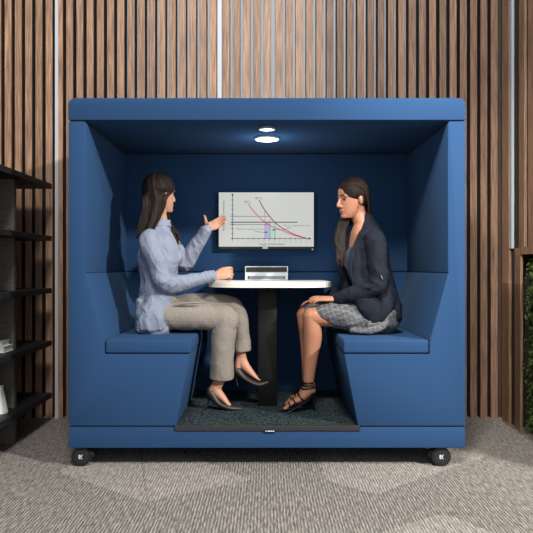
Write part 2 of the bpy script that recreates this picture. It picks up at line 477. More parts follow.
# ------------------------------------------------------------------ booth
BX = 1.103; D = 1.2
bt = thing('meeting_booth', 'blue upholstered meeting booth on casters with two facing benches', 'booth', (0, .6, 0))
def arc(cx, cz, r, a0, a1, n=6):
    return [(cx+r*math.cos(math.radians(a0+(a1-a0)*i/n)), cz+r*math.sin(math.radians(a0+(a1-a0)*i/n))) for i in range(n+1)]
pts = [(-BX, 1.931), (BX, 1.931)] + arc(BX-.038, 2.054-.038, .038, 0, 90) + arc(-BX+.038, 2.054-.038, .038, 90, 180)
obj('roof', prism_xz(pts, -.004, D, .006, 2), M['blue'], bt, True, 40)
def mir(pts, s): return [(s*x, z) for x, z in pts]
for s in (1, -1):
    pts = [(-BX, .233), (-BX, 1.924)] + [(-1.005-.018+.018*math.sin(a*math.pi/10), 1.924-.018+.018*math.cos(a*math.pi/10)) for a in range(0, 6)] + \
          [(-1.005, 1.084), (-1.011, 1.081), (-1.005, 1.078), (-.905, .709), (-.905, .630), (-.43, .630), (-.506, .233)]
    obj('side_panel', prism_xz(mir(pts, s), 0, D-.002, .004, 2), M['blue'], bt, True, 40)
    x0, x1 = sorted((-.9*s, -.424*s))
    obj('seat_cushion', bbox(x0, x1, .004, 1.12, .634, .709, .012, 4), M['blue'], bt, True, 40)
# back wall upholstery: upper and lower pads with a dark seam
obj('back_panel', bbox(-1.02, 1.02, 1.13, 1.19, 1.084, 1.925, .006), M['blue'], bt, True, 40)
obj('back_panel', bbox(-1.02, 1.02, 1.13, 1.19, .230, 1.078, .006), M['blue'], bt, True, 40)
bm = bmesh.new(); box(bm, -1.0, 1.0, 1.14, 1.185, 1.07, 1.09)
obj('seam', bm, M['seam'], bt)
for s in (1, -1):
    xa, xb = sorted((1.012*s, 1.094*s)); bm = bmesh.new(); box(bm, xa, xb, .008, D-.01, 1.920, 1.934); obj('roof_joint', bm, M['seam'], bt)
    xa, xb = sorted((.525*s, 1.094*s)); bm = bmesh.new(); box(bm, xa, xb, .008, D-.01, .220, .237); obj('base_joint', bm, M['seam'], bt)
bm = bmesh.new(); box(bm, -1.0, 1.0, 1.14, 1.188, 1.924, 1.932); obj('roof_joint', bm, M['seam'], bt)
pts = [(-BX+.004, .224)] + arc(-BX+.02, .11+.02, .02, 180, 270) + arc(BX-.02, .11+.02, .02, 270, 360) + [(BX-.004, .224)]
obj('base', prism_xz(pts, 0, D, .004, 2), M['blue'], bt, True, 40)
bm = bmesh.new(); box(bm, -.51, .51, .02, 1.13, .2245, .2305); obj('floor_carpet', bm, M['rug'], bt)
pl = obj('threshold_strip', bbox(-.512, .518, -.008, .024, .206, .2335, .002, 1), M['trimdark'], bt)
bm = bmesh.new(); box(bm, -.014, .046, -.012, -.008, .2, .212); tg = obj('name_tag', bm, M['black'], bt)
bm = bmesh.new()
for a, b_ in ((-.008, -.001), (.004, .018), (.020, .030), (.032, .040)): box(bm, a, b_, -.0135, -.012, .2035, .2085)
obj('lettering', bm, M['silver'], tg)
# casters
def caster(x, y, s):
    bm = bmesh.new()
    cyl(bm, (x, y-.028, .0545), (0, 1, 0), .0545, .0545, .022); cyl(bm, (x, y+.010, .0545), (0, 1, 0), .0545, .0545, .022)
    bmesh.ops.bevel(bm, geom=[e for e in bm.edges if len(e.link_faces) == 2 and e.calc_face_angle(0) > 1], offset=.004, segments=2, affect='EDGES')
    c = obj('caster', bm, M['black'], bt, True, 40)
    bm = bmesh.new(); cyl(bm, (x, y-.0275, .0545), (0, -1, 0), .043, .041, .004, 40); cyl(bm, (x, y-.0305, .0545), (0, -1, 0), .034, .034, .002, 40)
    h = obj('hub', bm, M['hub'], c, True, 40)
    bm = bmesh.new()
    ell(bm, (x-.024*s, y+.012, .066), (.050, .030, .036)); cyl(bm, (x-.020*s, y, .07), (0, 0, 1), .014, .014, .042, 20)
    obj('caster_housing', bm, M['black'], c, True, 40)
    if y < .3:
        bm = bmesh.new(); yy = y-.0335
        for a, b_, z0, z1 in ((-.011, -.007, .046, .066), (-.007, .0, .062, .066), (-.007, .0, .053, .057), (-.007, .0, .044, .048), (.0, .003, .057, .062)):
            box(bm, x+a, x+b_, yy-.001, yy, z0, z1)
        for (xa, za, xb, zb) in ((.003, .055, .010, .068), (.002, .056, .009, .043)):
            d = V((xb-xa, 0, zb-za)); nrm = V((-d.z, 0, d.x)).normalized()*.0016
            q = [V((x+xa, yy-.001, za)), V((x+xb, yy-.001, zb))]
            bm.faces.new([bm.verts.new(p) for p in (q[0]-nrm, q[1]-nrm, q[1]+nrm, q[0]+nrm)])
        obj('emblem', bm, M['offwhite'], c)
caster(-1.040, .05, -1); caster(.974, .05, 1); caster(-1.02, 1.1, -1); caster(1.02, 1.1, 1)
# ceiling light and sensor
lx, ly = 0, .52
bm = bmesh.new(); lathe(bm, (lx, ly, 1.916), [(.074, 0), (.078, .004), (.078, .012), (.07, .012)][:3], 40)
dl = obj('downlight', bm, M['white'], bt, True, 40)
bm = bmesh.new(); cyl(bm, (lx, ly, 1.917), (0, 0, -1), .068, .066, .003, 40); obj('lamp_lens', bm, M['lamp'], dl)
bm = bmesh.new(); lathe(bm, (0, .19, 1.914), [(.046, 0), (.05, .004), (.05, .014)], 32)
sn = obj('ceiling_sensor', bm, M['greyp'], bt, True, 40)
for dx in (-.02, .02):
    bm = bmesh.new(); cyl(bm, (dx, .19, 1.9145), (0, 0, -1), .011, .011, .002, 20); obj('sensor_eye', bm, M['black'], sn)

# ------------------------------------------------------------------ table
tb = thing('table', 'white topped table on one flat black post in the middle of the booth', 'table', (.02, .62, .2305))
def dshape(cx, hw, y0, y1, r, n=12):
    pts = [(cx-hw, y1)]
    for i in range(n+1):
        a = math.radians(180+90*i/n); pts.append((cx-hw+r+r*math.cos(a), y0+r+r*math.sin(a)))
    for i in range(n+1):
        a = math.radians(270+90*i/n); pts.append((cx+hw-r+r*math.cos(a), y0+r+r*math.sin(a)))
    pts.append((cx+hw, y1)); return pts
def slab(pts, z0, z1, mt=0, ms=0):
    bm = bmesh.new()
    a = [bm.verts.new((x, y, z0)) for x, y in pts]; b = [bm.verts.new((x, y, z1)) for x, y in pts]
    bm.faces.new(list(reversed(a))).material_index = ms; bm.faces.new(b).material_index = mt
    n = len(pts)
    for i in range(n):
        j = (i+1) % n; bm.faces.new((a[i], a[j], b[j], b[i])).material_index = ms
    return bm
TZ = 1.022
bm = slab(dshape(.018, .387, .34, 1.125, .22), TZ-.032, TZ, 0, 1)
bmesh.ops.bevel(bm, geom=[e for e in bm.edges if abs(e.verts[0].co.z-e.verts[1].co.z) < 1e-5], offset=.005, segments=3, affect='EDGES', clamp_overlap=True, material=0)
obj('tabletop', bm, [M['tabletop'], M['tableedge']], tb, True, 40)
obj('table_post', bbox(-.057, .063, .56, .64, .2306, TZ-.032, .003, 2), M['blackmetal'], tb, True, 40)
bm = bmesh.new(); box(bm, -.15, .16, .45, .95, TZ-.045, TZ-.0325); obj('under_frame', bm, M['blackmetal'], tb)

# white unit on the table
dv = thing('desktop_device', 'low white rectangular device with black top band on the table', 'device', (.0, 1.0, TZ))
def dx(px): return (px-267)/FPX*(4.88)
x0, x1 = dx(245), dx(288)
obj('housing', bbox(x0, x1, .98, 1.1, TZ+.0005, TZ+.098, .004, 2), M['silver'], dv, True, 40)
bm = bmesh.new(); box(bm, x0+.008, x1-.008, .9755, .985, TZ+.058, TZ+.092); obj('grille', bm, M['black'], dv)
bm = bmesh.new(); box(bm, x0+.02, x1-.02, .977, .985, TZ+.010, TZ+.030); s_ = obj('slot', bm, M['greyp'], dv)
for xa in (x0+.02, x1-.028):
    bm = bmesh.new(); box(bm, xa, xa+.008, .9745, .977, TZ+.010, TZ+.030); obj('slot_end', bm, M['black'], dv)

# ------------------------------------------------------------------ monitor with chart
SY = 1.075; SDP = (SY-CY)/FPX
def mp_(px, py): return ((px-267)*SDP, CZ-(py-267)*SDP)
mo = thing('monitor', 'wall mounted flat monitor showing a chart with two red curves', 'monitor', (0, 1.12, mp_(0, 249)[1]))
X0, Z1 = mp_(218.4, 192); X1, Z0 = mp_(314.2, 249.2)
obj('monitor_case', bbox(X0, X1, SY+.002, SY+.035, Z0, Z1, .002, 1), M['black'], mo)
bm = bmesh.new(); box(bm, -.12, .12, SY+.035, 1.1295, (Z0+Z1)/2-.1, (Z0+Z1)/2+.1); obj('wall_bracket', bm, M['black'], mo)
_, Zs = mp_(0, 246.6)
bm = bmesh.new(); box(bm, X0+.003, X1-.003, SY-.001, SY+.003, Zs, Z1-.003); scn = obj('screen', bm, M['screen'], mo)
bm = bmesh.new(); lx0, lz0 = mp_(262.6, 248.8); lx1, lz1 = mp_(268, 247); box(bm, lx0, lx1, SY-.001, SY+.003, lz0, lz1)
obj('badge', bm, M['silver'], mo)
bm = bmesh.new(); c = mp_(312.4, 249.4); ell(bm, (c[0], SY, c[1]), (.006, .004, .006)); obj('power_light', bm, simple('power_dot', (240, 236, 226), .4), mo, True)
def stroke(bm, pts, wpx, y, mi=0):
    w_ = wpx*SDP/2
    P2 = [V((*[mp_(*p)[0]], 0, mp_(*p)[1])) for p in pts]
    L_, R_ = [], []
    for i, p in enumerate(P2):
        t = (P2[min(i+1, len(P2)-1)]-P2[max(i-1, 0)]).normalized(); n_ = V((-t.z, 0, t.x))*w_
        L_.append(bm.verts.new((p.x+n_.x, y, p.z+n_.z))); R_.append(bm.verts.new((p.x-n_.x, y, p.z-n_.z)))
    for i in range(len(P2)-1):
        f = bm.faces.new((R_[i], R_[i+1], L_[i+1], L_[i])); f.material_index = mi
yc = SY-.0016
def smooth2(pts, s=6): return cr_interp(pts, s)
bm = bmesh.new()
for a, b_, t_, mi in ((264.9, 270, 221.5, 0), (270, 275, 224.5, 1)):
    xa, za = mp_(a, t_); xb, zb = mp_(b_, 238.5)
    f = bm.faces.new([bm.verts.new((x, yc+.0003, z)) for x, z in ((xa, zb), (xb, zb), (xb, za), (xa, za))]); f.material_index = mi
obj('chart_bars', bm, [M['lilac'], M['mint']], scn)
bm = bmesh.new()
stroke(bm, [(232.5, 194.5), (232.5, 240.5)], .6, yc); stroke(bm, [(230.5, 238.5), (310, 238.5)], .55, yc)
for y_, x2 in ((216.3, 270.5), (222.2, 297.5), (224.6, 270)): stroke(bm, [(230.5, y_), (x2, y_)], .9 if y_ == 222.2 else .45, yc)
for x_, t_ in ((264.9, 211), (270, 219.5), (275, 223.5)): stroke(bm, [(x_, t_), (x_, 240.5)], .35, yc)
for i in range(9): stroke(bm, [(230.8, 200+i*4.8), (234, 200+i*4.8)], .4, yc)
for i in range(15): stroke(bm, [(232.5+i*5.25, 237.8), (232.5+i*5.25, 239.6)], .4, yc)
stroke(bm, [(232.5, 193.8), (232.5, 195.8)], 1.6, yc); stroke(bm, [(308, 238.5), (310.6, 238.5)], 1.5, yc)
stroke(bm, smooth2([(254, 229.8), (257, 231.7), (265.5, 232.3)]), .4, yc); stroke(bm, [(265, 232.2), (267.3, 232.2)], 1.2, yc)
stroke(bm, smooth2([(291, 227), (285, 229.5), (281, 230)]), .4, yc); stroke(bm, smooth2([(281, 230.2), (277, 229.6), (273, 230)]), .4, yc); stroke(bm, [(272.5, 230), (274.8, 230)], 1.2, yc)
obj('chart_axes', bm, M['ink'], scn)
bm = bmesh.new()
stroke(bm, smooth2([(248.2, 203.4), (251, 208), (256, 214), (264, 221.5), (272, 226.6), (281, 230), (292, 234.8), (306, 238.3)]), .8, yc-.0003, 0)
stroke(bm, smooth2([(259.2, 200), (263, 207.5), (268.5, 215), (276, 223.5), (286, 230.3), (296, 235), (306, 238.2)]), .9, yc-.0005, 1)
obj('chart_curves', bm, [M['pink'], M['crimson']], scn)
def text(s, px, py, hpx, mat, rot=0, y=None):
    cu = bpy.data.curves.new('t', 'FONT'); cu.body = s; cu.size = hpx*SDP*1.35; cu.align_x = 'LEFT'; cu.resolution_u = 2
    t = bpy.data.objects.new('t', cu); COL.objects.link(t)
    dg = bpy.context.evaluated_depsgraph_get(); dg.update()
    me = bpy.data.meshes.new_from_object(t.evaluated_get(dg)); bpy.data.objects.remove(t)
    x, z = mp_(px, py)
    me.transform(Matrix.Translation((x, yc-.0004, z)) @ Matrix.Rotation(rot, 4, 'Y') @ Matrix.Rotation(math.radians(90), 4, 'X'))
    b2 = bmesh.new(); b2.from_mesh(me)
    o = obj('chart_text', b2, mat, scn); return o
text('MR T\u2081', 244, 202.8, 2.0, M['ink']); text('MR T\u2082', 255, 199.2, 2.0, M['ink'])
text('Phase 10: number of users', 236.5, 229.8, 1.9, M['inklight'])
text('Phase 11: dependence result', 283.5, 226.2, 1.7, M['inklight'])
text('Length of Observation', 259.5, 245, 2.0, M['ink'])
text('Number of Observations', 224.4, 231, 2.2, M['ink'], rot=-math.pi/2)
for i in range(15):
    text(str(i), 231.8+i*5.25, 241.9, 1.3, M['inklight'])

# ------------------------------------------------------------------ people
def head(bm, H):
    """H: local -> world; x forward, y left, z up"""
    ell(bm, (-.012, 0, .035), (.090, .074, .081), H, u=40, v=28)
    secs = [(.075, .012, .070, .060), (.055, .014, .077, .0655), (.03, .013, .079, .067), (.005, .010, .0765, .066), (-.02, .012, .0755, .063),
            (-.045, .018, .070, .057), (-.068, .027, .059, .049), (-.088, .036, .048, .038), (-.103, .044, .034, .026)]
    n = 40; rows = []
    for z, cx, rx, ry_ in secs:
        rows.append([bm.verts.new(H @ V((cx+rx*math.cos(2*math.pi*j/n), ry_*math.sin(2*math.pi*j/n)*(1-.06*max(0, math.cos(2*math.pi*j/n))), z))) for j in range(n)])
    for A, B in zip(rows, rows[1:]):
        for j in range(n): bm.faces.new((A[j], A[(j+1) % n], B[(j+1) % n], B[j]))
    bm.faces.new(rows[0]); bm.faces.new(list(reversed(rows[-1])))
    def t(ps, rs, side=(0, 1, 0)): tube(bm, [H @ V(p) for p in ps], rs, side=(H.to_3x3() @ V(side)), n=14, sub=4)
    s = H.to_scale().x
    t([(.080, 0, .026), (.090, 0, .004), (.101, 0, -.018), (.107, 0, -.031)], [(.007*s, .008*s), (.0075*s, .009*s), (.009*s, .010*s), (.0095*s, .0085*s)])
    for q in (-1, 1):
        ell(bm, (.093, q*.0115, -.035), (.012, .0075, .0075), H, u=14, v=10)
        ell(bm, (.074, q*.028, .024), (.014, .022, .0065), H, u=18, v=12)
        ell(bm, (-.006, q*.073, -.002), (.015, .009, .028), H, u=18, v=12)
        ell(bm, (.0, q*.076, -.004), (.008, .009, .014), H, u=12, v=8)
    ell(bm, (.0815, 0, -.057), (.0125, .0225, .0065), H, u=18, v=12)
    ell(bm, (.0800, 0, -.069), (.0125, .0195, .0068), H, u=18, v=12)
    ell(bm, (.068, 0, -.090), (.021, .023, .017), H, u=18, v=12)
    t([(.03, 0, -.080), (.0, .0, -.062)], [(.028*s, .012*s), (.044*s, .016*s)])
def hand(bm, W, d, nrm, side, curl, thumb, s=1., spread=.06, r=.0085):
    """W wrist, d pointing to the fingers, nrm out of the palm (fingers curl towards it), side towards the thumb"""
    d = V(d).normalized(); nrm = V(nrm); nrm = (nrm-d*nrm.dot(d)).normalized()
    sd = d.cross(nrm)
    if sd.dot(V(side)) < 0: sd = -sd
    W = V(W)
    tube(bm, [W-d*.02*s, W+d*.015*s, W+d*.05*s, W+d*.082*s], [(.026*s, .019*s), (.030*s, .017*s), (.039*s, .015*s), (.038*s, .011*s)], side=sd, n=18, sub=4)
    ell(bm, (0, 0, 0), (1, 1, 1), Matrix.Translation(W+d*.03*s+sd*.022*s+nrm*.006*s) @ Matrix.Diagonal((.02*s, .02*s, .016*s, 1)), u=14, v=10)
    L_ = [.076, .083, .077, .060]; offs = [.030, .010, -.010, -.029]
    for i in range(4):
        a = 0; p = W + d*(.080-(.006 if i == 3 else 0)-(.003 if i == 0 else 0))*s + sd*offs[i]*s
        c = curl[i] if isinstance(curl[i], (tuple, list)) else (curl[i], curl[i]*1.1, curl[i]*.8)
        pts = [p-d*.015*s, p]; fd = (d + sd*(spread*(1.5-i))).normalized()
        ax = sd
        for k, fr in enumerate((.46, .30, .24)):
            a += c[k]
            dd = fd*math.cos(a) + nrm*math.sin(a)
            p = p + dd.normalized()*L_[i]*fr*s; pts.append(p.copy())
        tube(bm, pts, [r*s*1.05, r*s*1.08, r*s, r*s*.92, r*s*.78], side=sd, n=12, sub=3)
    tp = [W+d*.012*s+sd*.020*s] + [W + (d*a_ + sd*b_ + nrm*c_)*s for a_, b_, c_ in thumb]
    tube(bm, tp, [.013*s, .0125*s, .0105*s, .0085*s][:len(tp)], n=12, sub=3)
def ellsurf(c, r, d):
    return V((c[0]+r[0]*d.x, c[1]+r[1]*d.y, c[2]+r[2]*d.z))
def face_bits(root, H, brow_m, R):
    for q in (-1, 1):
        bm = bmesh.new(); ell(bm, (.0705, q*.0285, .003), (.0108, .0118, .0056), H, u=20, v=14)
        e = obj('eye', bm, M['eye'], root, True)
        bm = bmesh.new(); ell(bm, (.0762, q*.0302, .003), (.0060, .0072, .0060), H, u=16, v=10); obj('iris', bm, M['iris'], e, True)
        bm = bmesh.new()
        tube(bm, [H @ V(p) for p in ((.0815, q*.018, .0055), (.0820, q*.028, .0082), (.0725, q*.043, .0050))], [.0016, .0034, .0018], n=8, sub=4)
        obj('eyelashes', bm, M['iris'], root, True)
        bm = bmesh.new()
        tube(bm, [H @ V(p) for p in ((.090, q*.012, .0255), (.0865, q*.028, .0315), (.0695, q*.047, .0265))], [.0024, .0042, .0018], n=8, sub=4)
        obj('eyebrow', bm, brow_m, root, True)
    bm = bmesh.new()
    tube(bm, [H @ V(p) for p in ((.0845, -.018, -.0625), (.0915, -.007, -.0585), (.0925, 0, -.0600), (.0915, .007, -.0585), (.0845, .018, -.0625))], [.0012, .0035, .0032, .0035, .0012], n=8, sub=4)
    tube(bm, [H @ V(p) for p in ((.0840, -.016, -.0645), (.0900, 0, -.0695), (.0840, .016, -.0645))], [.0012, .0048, .0012], n=8, sub=4)
    obj('lips', bm, M['lip'], root, True)

CAPC = (-.008, 0, .044); CAPR = (.0915, .0805, .083)
def lock(bm, H, d0, d1, tail, r0, r1, lift=1.0, mi=0, n=8):
    """hair lock lying on the skull from d0 to d1, then free through tail points (head space)"""
    d0 = V(d0).normalized(); d1 = V(d1).normalized()
    pts = []
    for k in range(5):
        d = d0.slerp(d1, k/4) if d0.angle(d1) > .01 else d0
        pts.append(H @ ellsurf(CAPC, tuple(r*lift for r in CAPR), d))
    pts += [H @ V(p) if len(p) == 3 else V(p[:3]) for p in tail]
    m = len(pts); rs = []
    for i in range(m):
        t = i/(m-1); r = r0*(.75+.25*math.sin(min(1, t*3)*math.pi/2)) if t < .6 else r0+(r1-r0)*(t-.6)/.4
        rs.append((r*1.25, r*.8))
    tube(bm, pts, rs, n=n, sub=3, mi=mi)

# ================= woman on the left bench
wa = thing('person', 'seated woman in a pale blue shirt and taupe trousers gesturing at the monitor', 'person', (-.62, .5, .222))
ya = math.radians(24)
fa = V((math.cos(ya), math.sin(ya), 0)); sa = V((-math.sin(ya), math.cos(ya), 0))
HA = Matrix.Translation(P(159.8, 195.2, .50)) @ Matrix.Rotation(math.radians(44), 4, 'Z') @ Matrix.Rotation(math.radians(-3), 4, 'Y') @ Matrix.Scale(1.03, 4)
pel = P(160, 312, .49); wai = P(159, 287, .49); che = P(158, 258, .49); sho = P(158, 238, .50); nkb = P(159.5, 222, .505)
shN = P(150, 240, .345); elN = P(166, 284, .33); wrN = P(216, 276.3, .45)
shF = P(168, 240, .66); elF = P(184, 264, .72); wrF = P(207.0, 228.5, .66)
hipN = P(160, 314, .41); knN = P(226, 318, .40); anN = P(220.5, 379, .45); 
hipF = P(166, 311, .58); knF = P(234, 306, .54); anF = P(240.5, 353, .60)
bm = bmesh.new()
head(bm, HA)
tube(bm, [nkb-V((0, 0, .05)), nkb, HA @ V((-.02, 0, -.085)), HA @ V((-.015, 0, -.04))], [.062, .052, .050, .052], n=20)
tube(bm, [pel-V((0, 0, .03)), wai, che, sho, nkb-V((0, 0, .03))], [(.14, .095), (.105, .08), (.125, .09), (.12, .065), (.05, .05)], side=sa, n=24)
for S, E, W in ((shN, elN, wrN), (shF, elF, wrF)):
    tube(bm, [S, E, W], [.036, .030, .022], n=14)
for Hh, K, A in ((hipN, knN, anN), (hipF, knF, anF)):
    tube(bm, [Hh, (Hh+K)/2, K], [.07, .062, .048], n=16)
    tube(bm, [K, K*.6+A*.4+V((-.01, 0, 0)), A], [.046, .046, .031], n=16)
# feet in pumps
toeN = P(240, 407.5, .44); ballN = P(229, 404.5, .445); heelN = P(211.5, 391.5, .455)
tube(bm, [anN, P(216.0, 389, .45), P(224, 399, .447), P(229.5, 404.8, .445), P(234, 407, .443)], [(.030, .033), (.028, .034), (.029, .020), (.030, .010), (.012, .006)], side=(0, 1, 0), n=16)
tube(bm, [anN, heelN], [.028, .024], n=14)
toeF = P(271, 380, .58); ballF = P(258, 380.5, .585); heelF = P(237.5, 369, .60)
tube(bm, [anF, P(243, 363, .60), P(252, 373.5, .59), P(259, 379, .585), P(264, 380.5, .585)], [(.030, .033), (.028, .034), (.029, .020), (.030, .010), (.012, .006)], side=(0, 1, 0), n=16)
tube(bm, [anF, heelF], [.028, .024], n=14)
# near hand loosely closed above the table edge; far hand open, palm up
hand(bm, wrN, (.93, .12, .30), (.15, .9, -.35), (.0, .2, 1), [(.6, .7, .4), (.85, 1.0, .7), (.9, 1.1, .8), (.95, 1.1, .8)], [(.038, .036, .014), (.068, .042, .022), (.096, .036, .024)], 1.0)
hand(bm, wrF, (.84, .30, .44), (-.10, -.92, .36), (-.6, .0, .8), [(.06, .12, .12), (.12, .2, .15), (.16, .25, .2), (.22, .3, .2)], [(.018, .045, .006), (.028, .074, .008), (.034, .098, .006)], .92, spread=.02)
fuse('body', bm, .0032, [M['skin_a'], M['lip']], wa, 4)
face_bits(wa, HA, M['hair_a'], None)
# shirt
bm = bmesh.new()
tube(bm, [P(153, 328, .49), P(154, 316, .49), P(157, 298, .49), P(158.5, 280, .49), P(158.5, 258, .49), P(158.5, 242, .50), P(159, 230, .505)],
     [(.185, .105), (.19, .108), (.17, .108), (.15, .108), (.172, .128), (.165, .100), (.085, .070)], side=sa, n=28, sub=6)
tube(bm, [shN+V((.01, .03, .01)), shN+V((0, 0, -.01)), (shN+elN)/2+V((-.005, -.01, 0)), elN+V((0, 0, 0)), (elN*.45+wrN*.55)+V((0, 0, .0)), wrN+V((-.02, 0, 0))], [.062, .064, .060, .056, .043, .034], n=20, flat=False)
tube(bm, [shF+V((-.01, -.03, .01)), shF, (shF+elF)/2, elF, elF*.45+wrF*.55, wrF-V((.004, .004, .012))], [.062, .062, .058, .054, .046, .037], n=20)
# bust, elbow folds
ell(bm, che+fa*.078+sa*.06, (.062, .062, .06)); ell(bm, che+fa*.078-sa*.06, (.062, .062, .06))
for k in range(5):
    c = elN + V((-.035+.02*k, -.03, .035-.012*k)); tube(bm, [c+V((-.03, -.012, -.03)), c+V((0, -.022, 0)), c+V((.03, -.012, .025))], [.004, .010, .004], n=8)
# shirt tails spreading over the bench
tube(bm, [P(143, 300, .42), P(144, 318, .38), P(145, 330, .36)], [(.04, .03), (.05, .035), (.055, .02)], side=(1, 0, 0), n=14)
tube(bm, [P(155, 300, .36), P(152, 316, .32), P(152, 329, .32)], [(.055, .03), (.075, .03), (.075, .020)], side=(1, 0, 0), n=14)
fuse('shirt', bm, .0045, M['shirt'], wa, 4, crease=.0065, cs=(10, 8, 7), seed=3)
# collar band and cuffs
bm = bmesh.new()
c0 = nkb + V((.004, 0, -.004))
tube(bm, [c0-V((0, 0, .022)), c0+V((.002, 0, .004)), c0+V((.006, 0, .026))], [(.077, .071), (.068, .064), (.061, .060)], side=sa, n=24, flat=True)
o_ = fuse('collar', bm, .004, M['shirt'], wa, 3)
bm = bmesh.new()
tube(bm, [wrN-V((.035, 0, 0)), wrN-V((.006, 0, 0))], [.037, .036], n=20, flat=True)
d_ = (wrF-elF).normalized()
obj('cuff', bm, M['shirt'], wa, True, 50)
bm = bmesh.new(); tube(bm, [wrF-d_*.045, wrF-d_*.012], [.041, .040], n=20, flat=True)
obj('cuff', bm, M['shirt'], wa, True, 50)
# trousers
bm = bmesh.new()
tube(bm, [P(158, 322, .49), P(160, 311, .49), P(160, 298, .49)], [(.165, .10), (.17, .115), (.14, .10)], side=sa, n=24)
tube(bm, [hipN+V((-.02, 0, 0)), hipN*.6+knN*.4+V((0, 0, -.002)), hipN*.25+knN*.75, knN+V((.0, 0, 0)), P(226.5, 326, .402)], [(.088, .088), (.084, .086), (.074, .078), (.066, .074), (.064, .066)], n=22)
tube(bm, [knN+V((-.01, 0, .0)), P(224, 332, .405), P(222.5, 350, .42), P(221.5, 377.6, .45)], [(.068, .07), (.068, .076), (.070, .073), (.076, .076)], side=(0, 1, 0), n=22, flat=True)
tube(bm, [hipF, hipF*.6+knF*.4+V((0, 0, .02)), hipF*.2+knF*.8+V((0, 0, .012)), knF], [(.088, .085), (.080, .080), (.068, .068), (.060, .058)], n=22)
tube(bm, [knF+V((-.005, 0, 0)), P(239, 318, .56), P(241, 334, .585), P(241.5, 350, .60)], [(.056, .056), (.060, .056), (.062, .056), (.066, .062)], side=(0, 1, 0), n=22, flat=True)
for k, (a, b_) in enumerate((((172, 306), (205, 303)), ((182, 318), (214, 311)), ((200, 326), (222, 318)), ((212, 333), (228, 322)))):
    tube(bm, [P(*a, .335+.01*k), P((a[0]+b_[0])/2, (a[1]+b_[1])/2-1.5, .325+.012*k), P(*b_, .335+.012*k)], [.003, .008, .003], n=8)
fuse('trousers', bm, .0045, M['trousers'], wa, 5, crease=.0045, cs=(7, 7, 6), seed=1)
def pump(heel, arch, ball, toe, tip):
    bm = bmesh.new(); yv = (0, 1, 0)
    h = V(heel); 
    tube(bm, [h+V((-.004, 0, .012)), h+V((.006, 0, -.006)), V(arch), V(ball), V(toe)], [(.030, .022), (.036, .030), (.037, .021), (.042, .021), (.010, .008)], side=yv, n=18, sub=6)
    tube(bm, [h+V((.002, 0, -.01)), h+V((-.004, 0, -.03)), V(tip)], [(.016, .016), (.009, .010), (.005, .005)], side=yv, n=12)
    tube(bm, [h+V((-.008, 0, .03)), h+V((-.002, 0, .005))], [(.020, .008), (.026, .014)], side=yv, n=12)
    fuse('pump', bm, .0028, M['pumps'], wa, 2)
zf = .2305
tp = P(205.5, 409, .46); tp.z = zf+.003
pump(P(211.5, 391.5, .455)+V((-.006, 0, -.006)), P(219, 402.5, .45)+V((0, 0, -.002)), P(230, 407.3, .445), P(241.5, 408.6, .44), tp)
pump(P(237.0, 369, .60)+V((-.004, 0, -.004)), P(246, 378.5, .595), P(259, 384, .585), P(273.5, 379.6, .58), P(237.5, 386, .605))
# hair: long, straight, over the back and right shoulder
bm = bmesh.new()
ell(bm, (-.004, 0, .048), (.094, .081, .081), HA, u=40, v=28); ell(bm, (-.024, 0, .028), (.086, .079, .086), HA, u=40, v=28)
for i in range(46):                                                     # camera side (her right, local -y)
    u = i/45; fx = .82-1.64*u                                           # direction of landing, front to nape
    d1 = V((fx*.95, -1.0+.42*abs(fx)**2, -.18))
    d0 = V((.62-1.0*u, -.04, 1.0-.25*u))
    jx = random.uniform(-.004, .004)
    yy = .436 - .022*u; ty = random.uniform(-.008, .006); jp = random.uniform(-1.2, 1.2)
    def W4(px, py, y): q = P(px, py, y); return (q.x, q.y, q.z, 1)
    tail = [W4(166.5-23*u+jp*.3, 197, yy+ty), W4(164-21*u+jp*.5, 207, yy-.006+ty), W4(159.5-19*u+jp, 217, yy-.010+ty), W4(154.5-16.5*u+jp, 227, yy-.012+ty), W4(149.5-13*u+jp, 235+random.uniform(0, 5), yy-.010+ty)]
    lock(bm, HA, d0, d1, tail, random.uniform(.0075, .0105), .0035, 1.03+random.uniform(0, .03))
for i in range(40):                                                     # back of the head
    u = -1+2*i/39; j = random.uniform(-.006, .006)
    d0 = V((-.30, .12*u, 1)); d1 = V((-1, .95*u, -.25))
    yb = .066*u
    tail = [(-.098+.030*u*u, yb, -.03), (-.100+.025*u*u+j, yb*.98, -.08), (-.106+.02*u*u+j, yb*.92, -.13), (-.120+.012*u*u+j, yb*.85, -.18), (-.138+j, yb*.8, -.225-random.uniform(0, .03))]
    lock(bm, HA, d0, d1, tail, random.uniform(.009, .011), .004, 1.04+random.uniform(0, .03))
for i in range(30):                                                     # far side
    u = i/29; fx = .80-1.62*u
    d1 = V((fx*.95, 1.0-.42*abs(fx)**2, -.18)); d0 = V((.62-1.0*u, .04, 1.0-.25*u))
    x1 = -.012 + .092*(.40-1.0*u); yb = .080-.045*max(0, u-.55)/.45
    tail = [(x1, yb, -.05), (x1-.015, yb-.004, -.11), (x1-.04, yb-.01, -.16), (x1-.06, yb-.02, -.20)]
    lock(bm, HA, d0, d1, tail, random.uniform(.008, .010), .004, 1.03)
for i in range(16):                                                     # strand over the far shoulder, in front of the collar
    a = random.uniform(-.6, 1); z_ = random.uniform(-.01, .01); b_ = random.uniform(-.02, .02)
    pts = [P(164+a*2, 208, .57+b_), P(166+a*3, 217, .60+b_), P(169+a*3.5, 226, .585+b_), P(174+a*4, 234+z_*200, .57+b_), P(178+a*3.5, 243+z_*300, .565+b_)]
    tube(bm, pts, [.008, .008, .0075, .006, .003], n=8, sub=3)
fuse('hair', bm, .0026, M['hair_a'], wa, 3, .4)

